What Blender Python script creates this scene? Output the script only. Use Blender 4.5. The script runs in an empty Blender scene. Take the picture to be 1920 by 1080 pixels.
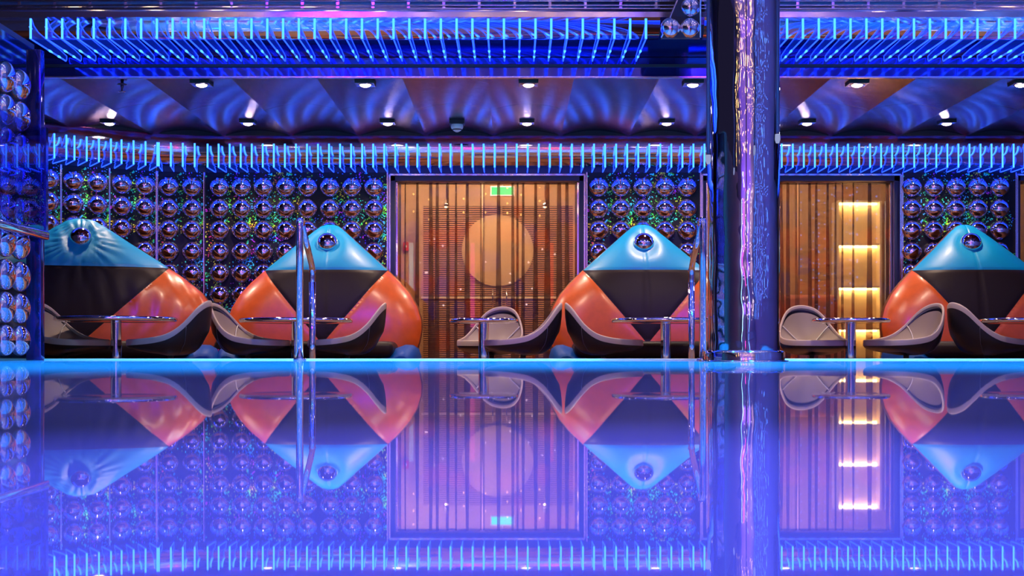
import bpy, bmesh, math, random
from mathutils import Vector, Matrix
random.seed(7)
PI = math.pi
scn = bpy.context.scene
col = scn.collection

# ------------------------------------------------------------------ camera, world, exposure
F = 2400.0          # focal length in pixels of the 1920 px wide frame
CX, HY, CH = 960.0, 655.0, 0.40   # vanishing point, horizon row, eye height above the lower floor
STAGE = 0.33
cam_d = bpy.data.cameras.new('camera'); cam = bpy.data.objects.new('camera', cam_d); col.objects.link(cam)
cam_d.sensor_width = 36.0; cam_d.lens = F/1920*36.0; cam_d.shift_y = (HY-540)/1920.0
cam_d.clip_start = 0.02; cam_d.clip_end = 100
cam.location = (0, 0, CH); cam.rotation_euler = (PI/2, 0, 0)
scn.camera = cam
w = bpy.data.worlds.new('world'); scn.world = w; w.use_nodes = True
w.node_tree.nodes['Background'].inputs[0].default_value = (0.012, 0.010, 0.03, 1)
w.node_tree.nodes['Background'].inputs[1].default_value = 1.0
vs = scn.view_settings
vs.view_transform = 'Standard'; vs.look = 'None'; vs.exposure = 0.0; vs.gamma = 1.0; vs.use_curve_mapping = False
scn.cycles.use_denoising = True
scn.cycles.max_bounces = 10; scn.cycles.glossy_bounces = 6; scn.cycles.transparent_max_bounces = 24
scn.cycles.sample_clamp_indirect = 8.0; scn.cycles.caustics_reflective = True; scn.cycles.caustics_refractive = False

def P(x, y, D):
    return Vector(((x-CX)*D/F, D, CH+(HY-y)*D/F))

def spot(name, loc, target, energy, color, angle, blend=0.5, size=0.05):
    l = bpy.data.lights.new(name, 'SPOT'); o = bpy.data.objects.new(name, l); col.objects.link(o)
    l.energy = energy; l.color = color; l.spot_size = math.radians(angle); l.spot_blend = blend; l.shadow_soft_size = size
    o.location = loc
    o.rotation_euler = (Vector(target)-Vector(loc)).to_track_quat('-Z', 'Y').to_euler()
    return o
def point(name, loc, energy, color, size=0.08):
    l = bpy.data.lights.new(name, 'POINT'); o = bpy.data.objects.new(name, l); col.objects.link(o)
    l.energy = energy; l.color = color; l.shadow_soft_size = size; o.location = loc
    return o
# stage spotlights (azure and lavender: the hall's own rig, hung over the stage)
AZURE = (0.0, 0.58, 1.0); LAV = (0.34, 0.20, 1.0); VIO = (0.10, 0.0, 1.0); MAG = (0.55, 0.16, 1.0); AMB = (1.0, 0.58, 0.30)
spot('stage_spot', (-1.2, 5.2, 5.0), (-1.4, 6.2, STAGE), 4200, AZURE, 74, 1.0, 0.08)
spot('stage_spot', (2.2, 5.2, 5.0), (2.4, 6.2, STAGE), 4200, AZURE, 74, 1.0, 0.08)
spot('stage_spot', (0.1, -0.5, 4.7), (0.1, 0.35, STAGE), 2500, LAV, 24, 1.0, 0.06)
spot('stage_spot', (1.4, -1.2, 4.6), (0.4, 2.6, STAGE), 420, LAV, 40, 0.9, 0.06)
spot('stage_spot', (-2.2, 1.0, 4.8), (-1.2, 11.3, 0.7), 950, VIO, 30, 0.8, 0.22)  # added violet spot, puts a purple sheen on the orange leather
spot('stage_spot', (2.6, 1.0, 4.8), (1.6, 11.3, 0.7), 950, VIO, 30, 0.8, 0.22)  # second added violet spot, same purpose

# added hall lights behind the camera, washers and uplights, for the chrome to reflect
for x_, c_ in ((-2.4, MAG), (0.2, AMB), (2.8, MAG), (5.4, AMB)):
    spot('wall_washer', (x_, -5.6, 0.6), (x_, -7.1, 3.6), (1500 if c_ is MAG else 700), c_, 80, 0.8, 0.05)
for x_, y_ in ((-1.8, -3.0), (1.6, -3.4), (4.6, -3.0), (-1.6, 2.6), (4.4, 2.4), (6.4, 6.2), (3.6, 6.8), (-0.4, 6.6)):
    spot('hall_uplight', (x_, y_, 4.2), (x_, y_, 5.6), 100, (0.45, 0.36, 1.0), 150, 0.9, 0.10)
for y_ in (-3.0, 1.0, 5.0):
    spot('wall_washer', (7.3, y_, 0.6), (8.5, y_, 2.6), 50, (0.22, 0.20, 1.0), 100, 0.8, 0.05)

# ------------------------------------------------------------------ materials
MATS = {}
def nodes_of(name):
    m = bpy.data.materials.new(name); m.use_nodes = True
    nt = m.node_tree; nt.nodes.clear()
    out = nt.nodes.new('ShaderNodeOutputMaterial')
    MATS[name] = m
    return m, nt, out
def N(nt, typ, **kw):
    n = nt.nodes.new(typ)
    for k, v in kw.items(): setattr(n, k, v)
    return n
def setin(n, **kw):
    for k, v in kw.items():
        k = k.replace('_', ' ')
        n.inputs[k].default_value = v
def pbr(name, color, rough=0.5, metal=0.0, spec=0.5, coat=0.0, bump=0.0, bscale=40.0, bstretch=(1,1,1), var=0.0, emis=None, estr=0.0, sheen=0.0):
    m, nt, out = nodes_of(name)
    b = N(nt, 'ShaderNodeBsdfPrincipled')
    b.inputs['Base Color'].default_value = (*color, 1)
    b.inputs['Roughness'].default_value = rough; b.inputs['Metallic'].default_value = metal
    b.inputs['Specular IOR Level'].default_value = spec
    b.inputs['Coat Weight'].default_value = coat; b.inputs['Coat Roughness'].default_value = 0.2
    if sheen: b.inputs['Sheen Weight'].default_value = sheen
    if emis: b.inputs['Emission Color'].default_value = (*emis, 1); b.inputs['Emission Strength'].default_value = estr
    if bump or var:
        tc = N(nt, 'ShaderNodeTexCoord'); mp = N(nt, 'ShaderNodeMapping'); mp.inputs['Scale'].default_value = bstretch
        nz = N(nt, 'ShaderNodeTexNoise'); nz.inputs['Scale'].default_value = bscale; nz.inputs['Detail'].default_value = 4
        nt.links.new(tc.outputs['Object'], mp.inputs[0]); nt.links.new(mp.outputs[0], nz.inputs['Vector'])
        if bump:
            bp = N(nt, 'ShaderNodeBump'); bp.inputs['Strength'].default_value = bump; bp.inputs['Distance'].default_value = 0.02
            nt.links.new(nz.outputs['Fac'], bp.inputs['Height']); nt.links.new(bp.outputs[0], b.inputs['Normal'])
        if var:
            mx = N(nt, 'ShaderNodeMix', data_type='RGBA'); 
            mx.inputs['A'].default_value = (*[c*(1-var) for c in color], 1); mx.inputs['B'].default_value = (*[min(1, c*(1+var)) for c in color], 1)
            nt.links.new(nz.outputs['Fac'], mx.inputs['Factor']); nt.links.new(mx.outputs['Result'], b.inputs['Base Color'])
    nt.links.new(b.outputs[0], out.inputs[0])
    return m
def emit(name, color, strength):
    m, nt, out = nodes_of(name)
    e = N(nt, 'ShaderNodeEmission'); e.inputs[0].default_value = (*color, 1); e.inputs[1].default_value = strength
    nt.links.new(e.outputs[0], out.inputs[0]); return m

chrome = pbr('chrome', (0.86, 0.84, 0.88), 0.06, 1.0)
dome_m = pbr('mirror_dome', (0.88, 0.82, 0.86), 0.03, 1.0)
pipe_m = pbr('polished_pipe', (0.85, 0.83, 0.88), 0.10, 1.0)
strip_m = pbr('steel_strip', (0.75, 0.70, 0.80), 0.2, 1.0)
black_m = pbr('black_paint', (0.012, 0.012, 0.016), 0.5)
darkwall_m = pbr('dark_wall', (0.03, 0.028, 0.045), 0.45, bump=0.05, bscale=60)
blackglass_m = pbr('black_glass', (0.006, 0.006, 0.012), 0.06)
nosing_m = pbr('pale_nosing', (0.8, 0.8, 0.85), 0.3)
hall_m = pbr('plum_plaster', (0.22, 0.20, 0.48), 0.6, bump=0.1, bscale=20, var=0.3)
carpet_m = pbr('copper_carpet', (0.24, 0.085, 0.035), 0.8, bump=0.4, bscale=300, var=0.2)
header_m = pbr('dark_blue_header', (0.015, 0.02, 0.06), 0.35)
fascia_m = pbr('glossy_blue_fascia', (0.055, 0.065, 0.36), 0.08, 0.9)
vault_m = pbr('brushed_vault', (0.20, 0.065, 0.14), 0.22, 1.0, bump=0.06, bscale=9, bstretch=(1, 4, 1), var=0.35)
blue_l = pbr('blue_leather', (0.0, 0.29, 0.54), 0.43, spec=0.4, coat=0.05, bump=0.05, bscale=220, var=0.12)
deepblue_l = pbr('deep_blue_leather', (0.0, 0.05, 0.26), 0.45, spec=0.15, bump=0.05, bscale=220)
dark_l = pbr('black_leather', (0.016, 0.010, 0.013), 0.42, spec=0.14, coat=0.0, bump=0.06, bscale=220, var=0.2)
orange_l = pbr('orange_leather', (0.55, 0.082, 0.006), 0.35, spec=0.5, coat=0.25, bump=0.05, bscale=14, var=0.25)
brown_l = pbr('brown_leather', (0.16, 0.04, 0.015), 0.4, bump=0.05, bscale=80)
chairin_m = pbr('taupe_leather', (0.17, 0.125, 0.105), 0.48, spec=0.5, bump=0.05, bscale=260, var=0.08)
chairrim_m = pbr('pale_taupe_trim', (0.31, 0.24, 0.205), 0.42, bump=0.04, bscale=260)
chairout_m = pbr('black_shell', (0.012, 0.009, 0.011), 0.38, spec=0.3, coat=0.0, bump=0.04, bscale=200)
seam_m = pbr('dark_seam', (0.06, 0.055, 0.07), 0.4)
piping_m = pbr('pale_piping', (0.5, 0.48, 0.44), 0.4)
tabletop_m = pbr('black_tabletop', (0.02, 0.02, 0.025), 0.15)
white_m = pbr('white_plastic', (0.75, 0.75, 0.78), 0.4)
wood_m = pbr('orange_wood', (0.50, 0.29, 0.14), 0.5, bump=0.1, bscale=30, bstretch=(0.3, 1, 12), var=0.15)
slat_m = pbr('louvre_wood', (0.52, 0.25, 0.10), 0.5)
slatback_m = pbr('louvre_backing', (0.05, 0.015, 0.008), 0.7)
disc_m = pbr('pale_wood_disc', (0.55, 0.34, 0.16), 0.45, bump=0.1, bscale=25, bstretch=(0.3, 1, 10), var=0.1)
cream_m = pbr('cream_panel', (0.80, 0.62, 0.38), 0.5)
red_m = pbr('red_box', (0.55, 0.02, 0.02), 0.4)
pinksofa_m = pbr('rust_velvet', (0.50, 0.15, 0.08), 0.6, sheen=0.4)
brasslt_m = emit('warm_bulb', (1.0, 0.62, 0.30), 30)
gold_m = emit('gold_string_bulb', (1.0, 0.55, 0.15), 40)
ledwarm_m = emit('warm_led_strip', (1.0, 0.66, 0.22), 45)
exit_m = emit('green_exit_lamp', (0.10, 1.0, 0.25), 3.2)
bulb_m = emit('downlight_bulb', (1.0, 0.80, 0.86), 40)
tip_m = emit('pendant_tip', (0.5, 0.58, 1.0), 0.6)
finedge_m = emit('fin_edge_glow', (0.010, 0.045, 1.0), 5.0)
finknot_m = emit('fin_led_glow', (0.03, 0.17, 1.0), 5.0)
rod_m = pbr('dark_purple_rod', (0.10, 0.03, 0.09), 0.35, 0.6)

def fin_face():
    m, nt, out = nodes_of('fin_acrylic')
    t = N(nt, 'ShaderNodeBsdfTransparent'); t.inputs[0].default_value = (0.72, 0.78, 1, 1)
    g = N(nt, 'ShaderNodeBsdfGlossy'); g.inputs['Roughness'].default_value = 0.05; g.inputs[0].default_value = (0.8, 0.85, 1, 1)
    mx = N(nt, 'ShaderNodeMixShader'); mx.inputs[0].default_value = 0.07
    e = N(nt, 'ShaderNodeEmission'); e.inputs[0].default_value = (0.01, 0.06, 1, 1); e.inputs[1].default_value = 0.10
    ad = N(nt, 'ShaderNodeAddShader')
    nt.links.new(t.outputs[0], mx.inputs[1]); nt.links.new(g.outputs[0], mx.inputs[2])
    nt.links.new(mx.outputs[0], ad.inputs[0]); nt.links.new(e.outputs[0], ad.inputs[1]); nt.links.new(ad.outputs[0], out.inputs[0])
    return m
finface_m = fin_face()

def glass_mat(name, tint, fac, rough=0.0):
    m, nt, out = nodes_of(name)
    t = N(nt, 'ShaderNodeBsdfTransparent'); t.inputs[0].default_value = (*tint, 1)
    g = N(nt, 'ShaderNodeBsdfGlossy'); g.inputs['Roughness'].default_value = rough
    mx = N(nt, 'ShaderNodeMixShader'); mx.inputs[0].default_value = fac
    nt.links.new(t.outputs[0], mx.inputs[1]); nt.links.new(g.outputs[0], mx.inputs[2]); nt.links.new(mx.outputs[0], out.inputs[0])
    return m
pane_m = glass_mat('window_glass', (0.95, 0.95, 0.95), 0.10)
tint_m = glass_mat('blue_tinted_glass', (0.55, 0.60, 0.95), 0.16)

def stage_mat():
    m, nt, out = nodes_of('glossy_stage_floor')
    tc = N(nt, 'ShaderNodeTexCoord')
    nz = N(nt, 'ShaderNodeTexNoise'); nz.inputs['Scale'].default_value = 0.9; nz.inputs['Detail'].default_value = 3
    nt.links.new(tc.outputs['Object'], nz.inputs['Vector'])
    bp = N(nt, 'ShaderNodeBump'); bp.inputs['Strength'].default_value = 0.02; bp.inputs['Distance'].default_value = 0.01
    nt.links.new(nz.outputs['Fac'], bp.inputs['Height'])
    d = N(nt, 'ShaderNodeBsdfDiffuse'); d.inputs[0].default_value = (0.20, 0.38, 0.85, 1)
    g = N(nt, 'ShaderNodeBsdfGlossy'); g.inputs['Roughness'].default_value = 0.015; g.inputs[0].default_value = (0.9, 0.9, 1, 1)
    nt.links.new(bp.outputs[0], g.inputs['Normal'])
    mx = N(nt, 'ShaderNodeMixShader'); mx.inputs[0].default_value = 0.74
    nt.links.new(d.outputs[0], mx.inputs[1]); nt.links.new(g.outputs[0], mx.inputs[2]); nt.links.new(mx.outputs[0], out.inputs[0])
    return m
stage_m = stage_mat()

def glitter_mat():
    m, nt, out = nodes_of('holographic_glitter')
    tc = N(nt, 'ShaderNodeTexCoord')
    vo = N(nt, 'ShaderNodeTexVoronoi'); vo.inputs['Scale'].default_value = 95
    nz = N(nt, 'ShaderNodeTexNoise'); nz.inputs['Scale'].default_value = 5.0; nz.inputs['Detail'].default_value = 1
    nt.links.new(tc.outputs['Object'], vo.inputs['Vector']); nt.links.new(tc.outputs['Object'], nz.inputs['Vector'])
    sep = N(nt, 'ShaderNodeSeparateColor'); nt.links.new(vo.outputs['Color'], sep.inputs[0])
    mr = N(nt, 'ShaderNodeMapRange'); mr.inputs[1].default_value = 0.3; mr.inputs[2].default_value = 0.7; mr.inputs[3].default_value = -0.15; mr.inputs[4].default_value = 0.85
    nt.links.new(nz.outputs['Fac'], mr.inputs[0])
    ma = N(nt, 'ShaderNodeMath', operation='MULTIPLY_ADD'); ma.inputs[1].default_value = 0.16
    nt.links.new(sep.outputs[1], ma.inputs[0]); nt.links.new(mr.outputs[0], ma.inputs[2])
    hs = N(nt, 'ShaderNodeCombineColor', mode='HSV'); hs.inputs[1].default_value = 0.95; hs.inputs[2].default_value = 1.0
    nt.links.new(ma.outputs[0], hs.inputs[0])
    gt = N(nt, 'ShaderNodeMath', operation='GREATER_THAN'); gt.inputs[1].default_value = 0.90
    nb = N(nt, 'ShaderNodeTexNoise'); nb.inputs['Scale'].default_value = 3.3; nb.inputs['Detail'].default_value = 2
    nt.links.new(tc.outputs['Object'], nb.inputs['Vector'])
    mb_ = N(nt, 'ShaderNodeMath', operation='MULTIPLY_ADD'); mb_.inputs[1].default_value = 1.1; mb_.inputs[2].default_value = -0.53
    nt.links.new(nb.outputs['Fac'], mb_.inputs[0])
    sm = N(nt, 'ShaderNodeMath', operation='ADD'); nt.links.new(sep.outputs[0], sm.inputs[0]); nt.links.new(mb_.outputs[0], sm.inputs[1])
    nt.links.new(sm.outputs[0], gt.inputs[0])
    mx = N(nt, 'ShaderNodeMix', data_type='RGBA'); mx.inputs['A'].default_value = (0.004, 0.004, 0.012, 1)
    nt.links.new(gt.outputs[0], mx.inputs['Factor']); nt.links.new(hs.outputs[0], mx.inputs['B'])
    b = N(nt, 'ShaderNodeBsdfPrincipled'); b.inputs['Roughness'].default_value = 0.45; b.inputs['Metallic'].default_value = 0.35
    nt.links.new(mx.outputs['Result'], b.inputs['Base Color']); nt.links.new(b.outputs[0], out.inputs[0])
    return m
glitter_m = glitter_mat()

def sheer_mat():
    m, nt, out = nodes_of('sheer_dotted_curtain')
    uv = N(nt, 'ShaderNodeUVMap')
    vo = N(nt, 'ShaderNodeTexVoronoi'); vo.inputs['Scale'].default_value = 4.2; vo.inputs['Randomness'].default_value = 0.35
    vo.voronoi_dimensions = '2D'
    nt.links.new(uv.outputs[0], vo.inputs['Vector'])
    lt = N(nt, 'ShaderNodeMath', operation='LESS_THAN'); lt.inputs[1].default_value = 0.43; nt.links.new(vo.outputs['Distance'], lt.inputs[0])
    sep = N(nt, 'ShaderNodeSeparateColor'); nt.links.new(vo.outputs['Color'], sep.inputs[0])
    rp = N(nt, 'ShaderNodeValToRGB'); rp.color_ramp.interpolation = 'CONSTANT'
    els = rp.color_ramp.elements
    els[0].position = 0.0; els[0].color = (0.20, 0.03, 0.015, 1)
    els[1].position = 0.4; els[1].color = (0.04, 0.02, 0.10, 1)
    e = els.new(0.7); e.color = (0.09, 0.05, 0.045, 1)
    nt.links.new(sep.outputs[0], rp.inputs[0])
    mx = N(nt, 'ShaderNodeMix', data_type='RGBA'); mx.inputs['A'].default_value = (0.07, 0.028, 0.03, 1)
    nt.links.new(lt.outputs[0], mx.inputs['Factor']); nt.links.new(rp.outputs[0], mx.inputs['B'])
    d = N(nt, 'ShaderNodeBsdfDiffuse'); nt.links.new(mx.outputs['Result'], d.inputs[0])
    tl = N(nt, 'ShaderNodeBsdfTranslucent'); nt.links.new(mx.outputs['Result'], tl.inputs[0])
    a = N(nt, 'ShaderNodeMixShader'); a.inputs[0].default_value = 0.5
    nt.links.new(d.outputs[0], a.inputs[1]); nt.links.new(tl.outputs[0], a.inputs[2])
    t = N(nt, 'ShaderNodeBsdfTransparent'); t.inputs[0].default_value = (0.97, 0.94, 0.92, 1)
    f = N(nt, 'ShaderNodeMixShader'); f.inputs[0].default_value = 0.50
    nt.links.new(t.outputs[0], f.inputs[1]); nt.links.new(a.outputs[0], f.inputs[2]); nt.links.new(f.outputs[0], out.inputs[0])
    return m
sheer_m = sheer_mat()

# ------------------------------------------------------------------ mesh helpers
class MB:
    def __init__(s): s.v = []; s.f = []; s.m = []; s.sm = []
    def add(s, vs, fs, mat=0, smooth=False):
        o = len(s.v); s.v += [tuple(v) for v in vs]
        for f in fs: s.f.append(tuple(i+o for i in f)); s.m.append(mat); s.sm.append(smooth)
        return s
    def box(s, a, b, mat=0):
        x0, y0, z0 = a; x1, y1, z1 = b
        vs = [(x0,y0,z0),(x1,y0,z0),(x1,y1,z0),(x0,y1,z0),(x0,y0,z1),(x1,y0,z1),(x1,y1,z1),(x0,y1,z1)]
        return s.add(vs, [(0,3,2,1),(4,5,6,7),(0,1,5,4),(1,2,6,5),(2,3,7,6),(3,0,4,7)], mat)
    def tube(s, path, r, n=12, mat=0, cap=True):
        path = [Vector(p) for p in path]; rs = r if isinstance(r, (list, tuple)) else [r]*len(path)
        vs = []; fs = []
        t0 = (path[1]-path[0]).normalized()
        up = Vector((1,0,0)) if abs(t0.x) < 0.8 else Vector((0,0,1))
        nrm = (up - t0*up.dot(t0)).normalized()
        for i, p in enumerate(path):
            if i == 0: t = path[1]-path[0]
            elif i == len(path)-1: t = path[-1]-path[-2]
            else: t = (path[i+1]-p).normalized()+(p-path[i-1]).normalized()
            t.normalize(); nrm = (nrm - t*nrm.dot(t)).normalized(); b = t.cross(nrm)
            for k in range(n):
                a = 2*PI*k/n; vs.append(p+(nrm*math.cos(a)+b*math.sin(a))*rs[i])
        for i in range(len(path)-1):
            for k in range(n):
                fs.append((i*n+k, i*n+(k+1) % n, (i+1)*n+(k+1) % n, (i+1)*n+k))
        s.add(vs, fs, mat, True)
        if cap:
            s.add(vs[:n], [tuple(reversed(range(n)))], mat); s.add(vs[-n:], [tuple(range(n))], mat)
        return s
    def lathe(s, prof, c=(0,0,0), n=32, mat=0, smooth=True):
        vs = []; fs = []; m = len(prof)
        for k in range(n):
            a = 2*PI*k/n
            for r, z in prof: vs.append((c[0]+r*math.cos(a), c[1]+r*math.sin(a), c[2]+z))
        for k in range(n):
            for i in range(m-1):
                fs.append((k*m+i, ((k+1) % n)*m+i, ((k+1) % n)*m+i+1, k*m+i+1))
        return s.add(vs, fs, mat, smooth)
    def grid(s, rows, mat=0, smooth=True, closed=False):
        nr = len(rows); nc = len(rows[0]); vs = [p for r in rows for p in r]; fs = []
        for i in range(nr-1):
            for j in range(nc if closed else nc-1):
                fs.append((i*nc+j, i*nc+(j+1) % nc, (i+1)*nc+(j+1) % nc, (i+1)*nc+j))
        return s.add(vs, fs, mat, smooth)
    def build(s, name, mats, parent=None, loc=None):
        me = bpy.data.meshes.new(name); me.from_pydata(s.v, [], s.f)
        for m in (mats if isinstance(mats, (list, tuple)) else [mats]): me.materials.append(m)
        me.polygons.foreach_set('material_index', s.m); me.polygons.foreach_set('use_smooth', s.sm)
        bm = bmesh.new(); bm.from_mesh(me)
        bmesh.ops.remove_doubles(bm, verts=bm.verts, dist=1e-5)
        bmesh.ops.recalc_face_normals(bm, faces=bm.faces); bm.to_mesh(me); bm.free()
        me.update()
        return link(name, me, parent, loc)
def link(name, me, parent=None, loc=None):
    o = bpy.data.objects.new(name, me); col.objects.link(o)
    if parent is not None: o.parent = parent
    if loc is not None: o.location = loc
    return o
def tag(o, label=None, cat=None, group=None, kind=None):
    if label: o['label'] = label
    if cat: o['category'] = cat
    if group: o['group'] = group
    if kind: o['kind'] = kind
    return o
def empty(name, loc=(0,0,0), rz=0.0):
    o = bpy.data.objects.new(name, None); col.objects.link(o); o.location = loc; o.rotation_euler = (0,0,rz); o.empty_display_size = 0.1
    return o
def rbox(name, a, b, r, mat, parent=None, seg=4):
    bm = bmesh.new(); bmesh.ops.create_cube(bm, size=1)
    for v in bm.verts:
        v.co = Vector([(a[i]+b[i])/2+v.co[i]*(b[i]-a[i]) for i in range(3)])
    bmesh.ops.bevel(bm, geom=list(bm.edges), offset=r, segments=seg, profile=0.5, affect='EDGES')
    for f in bm.faces: f.smooth = True
    me = bpy.data.meshes.new(name); bm.to_mesh(me); bm.free(); me.materials.append(mat)
    return link(name, me, parent)
def struct(o, label=None):
    o['kind'] = 'structure'
    if label: o['label'] = label
    return o

DW = 11.98            # depth of the back wall
# ------------------------------------------------------------------ the shell
struct(MB().box((-6.5, 8.3, -0.1), (8.5, 16.0, 0.0)).build('floor', carpet_m))
struct(MB().box((-6.5, -7.0, -0.1), (8.5, 8.46, STAGE)).build('floor_stage', stage_m))
nos = MB(); nos.tube([(-6.5, 8.47, STAGE-0.004), (8.5, 8.47, STAGE-0.004)], 0.013, 10)
struct(nos.build('trim_1', nosing_m))
struct(MB().box((-7, -7.2, 5.6), (9, 16.2, 5.8)).build('ceiling', hall_m))
struct(MB().box((-7, -7.3, -0.1), (9, -7.1, 5.7)).build('wall_rear', hall_m))
struct(MB().box((8.5, -7.2, -0.1), (8.7, 16, 5.7)).build('wall_right', hall_m))
struct(MB().box((-6.7, 8.3, -0.1), (-6.5, 16, 5.7)).build('wall_left_alcove', darkwall_m))
XS = -3.09
struct(MB().box((XS-0.16, -7.1, STAGE), (XS, 8.28, 2.37)).build('wall_left', darkwall_m))
struct(MB().box((-6.7, 13.5, 2.9), (8.6, 13.7, 5.7)).build('wall_balcony', black_m))
# balcony slab over the alcove
struct(MB().box((-6.5, 8.80, 2.66), (8.5, 13.6, 2.70)).build('ceiling_slab', black_m))
# fascia, two rows of panels with a dark joint
fas = empty('wall_fascia'); struct(fas)
for i in range(12):
    x0 = -6.4+i*1.2
    for z0, z1 in ((2.362, 2.500), (2.508, 2.66)):
        MB().box((x0+0.001, 9.215, z0), (x0+1.199, 9.24, z1)).build('fascia_panel', fascia_m, fas)
MB().box((-6.5, 9.24, 2.362), (8.5, 9.27, 2.66)).build('fascia_backing', black_m, fas)
struct(MB().box((-6.5, 9.205, 2.355), (8.5, 9.25, 2.363)).build('trim_2', strip_m))
# vaulted ceiling panels
ceil = empty('ceiling_vault'); struct(ceil)
ZC = 2.36; PW = 0.62; X0 = -0.172
def vault_mesh(y0, y1, name):
    mb = MB(); rows = []
    for j in range(7):
        y = y0+(y1-y0)*j/6
        rows.append([(PW*i/14, y, ZC+0.052*math.sin(PI*i/14)**0.9) for i in range(15)])
    mb.grid(rows)
    me = mb.build(name, vault_m, ceil)
    return me
va = vault_mesh(9.25, 10.49, 'vault_panel'); vb = vault_mesh(10.495, 11.78, 'vault_panel')
for k in range(-10, 13):
    for src in (va, vb):
        o = src if k == -10 else link('vault_panel', src.data, ceil)
        o.location = (X0+PW*k, 0, 0)
struct(MB().box((-6.5, 9.2, 2.43), (8.5, 12.4, 2.45)).build('ceiling_deck', black_m))

# curved polyline of the back wall: facets at the left, straight run to the right
XF = -2.873
facets = []
p = Vector((XF, DW-0.03)); chain = [p.copy()]
for ang in (10, 28, 32, 40, 50):
    a = math.radians(ang); q = p+Vector((-math.cos(a), -math.sin(a)))*0.43
    facets.append((q.copy(), p.copy())); chain.append(q.copy()); p = q
def wx(px): return (px-CX)*11.95/F
# wall segments behind the dome panels
wall = empty('wall_back'); struct(wall)
Z328 = P(0, 328, 11.95).z
segs = [(wx(383), wx(728)), (wx(1098), wx(1314)), (wx(1690), wx(1904)), (wx(2290), 8.5)]
for a, b in segs:
    MB().box((a, DW, 0), (b, DW+0.30, Z328)).build('wall_segment', darkwall_m, wall)
MB().box((wx(383), DW, Z328), (8.5, DW+0.30, 2.45)).build('wall_header', header_m, wall)
for q, pp in facets:
    d = (pp-q).normalized(); n = Vector((d.y, -d.x))   # towards the room
    b0 = q-n*0.02; b1 = pp-n*0.02; c0 = q-n*0.25; c1 = pp-n*0.25
    vs = [(*b0, 0), (*b1, 0), (*c1, 0), (*c0, 0), (*b0, 2.45), (*b1, 2.45), (*c1, 2.45), (*c0, 2.45)]
    MB().add(vs, [(0,1,2,3), (4,5,6,7), (0,1,5,4), (1,2,6,5), (2,3,7,6), (3,0,4,7)]).build('wall_facet', darkwall_m, wall)

# ------------------------------------------------------------------ mirror dome panels
def dome_mesh(R, h=0.85, n=24, m=9):
    mb = MB(); prof = []
    for i in range(m+1):
        a = (PI/2)*i/m
        prof.append((R*math.cos(a), h*R*math.sin(a)))
    prof[-1] = (0.0001, h*R)
    prof = [(R*1.0, -0.004)] + prof
    mb.lathe(prof, n=n)
    me = mb.build('dome', dome_m); d = me.data; bpy.data.objects.remove(me)
    return d
DOME = dome_mesh(0.096); DOME_FLAT = dome_mesh(0.096, 0.62)
ROT_FRONT = Matrix.Rotation(PI/2, 4, 'X')      # dome axis (+z) towards -y
def dome_panel(origin, rz, width, cols, rows, label, z0, z1, group=None):
    """origin: left end of the panel on the wall; local x along the wall, local -y into the room"""
    t = empty('mirror_dome_panel', (*origin, 0), rz)
    tag(t, label, 'wall panel')
    MB().box((0.0, -0.012, z0), (width, 0.012, z1)).build('glitter_backing', glitter_m, t)
    MB().box((-0.006, -0.03, z0), (0.006, 0.0, z1)).build('edge_strip', strip_m, t)
    MB().box((width-0.006, -0.03, z0), (width+0.006, 0.0, z1)).build('edge_strip', strip_m, t)
    for x in cols:
        for z in rows:
            o = link('dome', DOME, t); o.matrix_local = Matrix.Translation((x, -0.012, z)) @ ROT_FRONT
    return t
ROWS = [1.912-0.2008*k for k in range(7)]
ZT = 2.05
def colsx(pxs, x0): return [(px-CX)*11.9/F-x0 for px in pxs]
dome_panel((wx(385), DW-0.03), 0, wx(727)-wx(385), colsx([410+41.5*k for k in range(8)], wx(385)), ROWS,
           'long wall panel of chrome half-domes between curved corner and left window', 0.3, ZT)
dome_panel((wx(1100), DW-0.03), 0, wx(1313)-wx(1100), colsx([1123+41.5*k for k in range(5)], wx(1100)), ROWS[:6],
           'chrome half-dome wall panel between the left window and the column', 0.3, ZT)
dome_panel((wx(1691), DW-0.03), 0, wx(1903)-wx(1691), colsx([1711.5+41.2*k for k in range(5)], wx(1691)), ROWS[:6],
           'chrome half-dome wall panel at the right end behind the right sofa', 0.3, ZT)
fl = ['narrow chrome dome facet beside the long panel', 'second narrow chrome dome facet of the curved corner',
      'third narrow chrome dome facet above the corner sofa apex', 'leftmost chrome dome facet next to the blue edge post']
for i, (q, pp) in enumerate(facets[:4]):
    d = pp-q
    dome_panel((q.x, q.y), math.atan2(d.y, d.x), d.length, (0.11, 0.32), ROWS, fl[i], 0.3, ZT)
# domes on the side wall next to the stage
t = empty('mirror_dome_panel', (XS, 8.28, 0), PI/2)      # local x runs along +y ... panel faces +x
tag(t, 'tall side panel of chrome domes at the left edge of the stage', 'wall panel')
MB().box((-2.4, -0.012, STAGE), (-0.05, 0.0, 2.33)).build('backing', blackglass_m, t)
for c in range(9):
    for k in range(9):
        o = link('dome', DOME_FLAT, t); o.matrix_local = Matrix.Translation((-0.275-0.235*c, -0.012, 0.455+0.2*k)) @ ROT_FRONT
rbox('edge_post', (-0.05, -0.06, STAGE), (0.02, 0.03, 2.33), 0.006, fascia_m, t)
# glass screen in front of the side panel with a chrome ledge under it
t = empty('glass_screen', (XS+0.10, 8.20, 0)); tag(t, 'blue tinted glass screen with chrome ledge in front of left domes', 'glass screen')
MB().box((-0.006, -2.2, 1.16), (0.006, 0.0, 1.80)).build('pane', tint_m, t)
rbox('ledge', (-0.02, -2.2, 1.10), (0.03, 0.0, 1.155), 0.012, chrome, t)
MB().box((-0.012, -0.02, 1.155), (0.012, 0.02, 1.82)).build('edge_strip', fascia_m, t)

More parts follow.
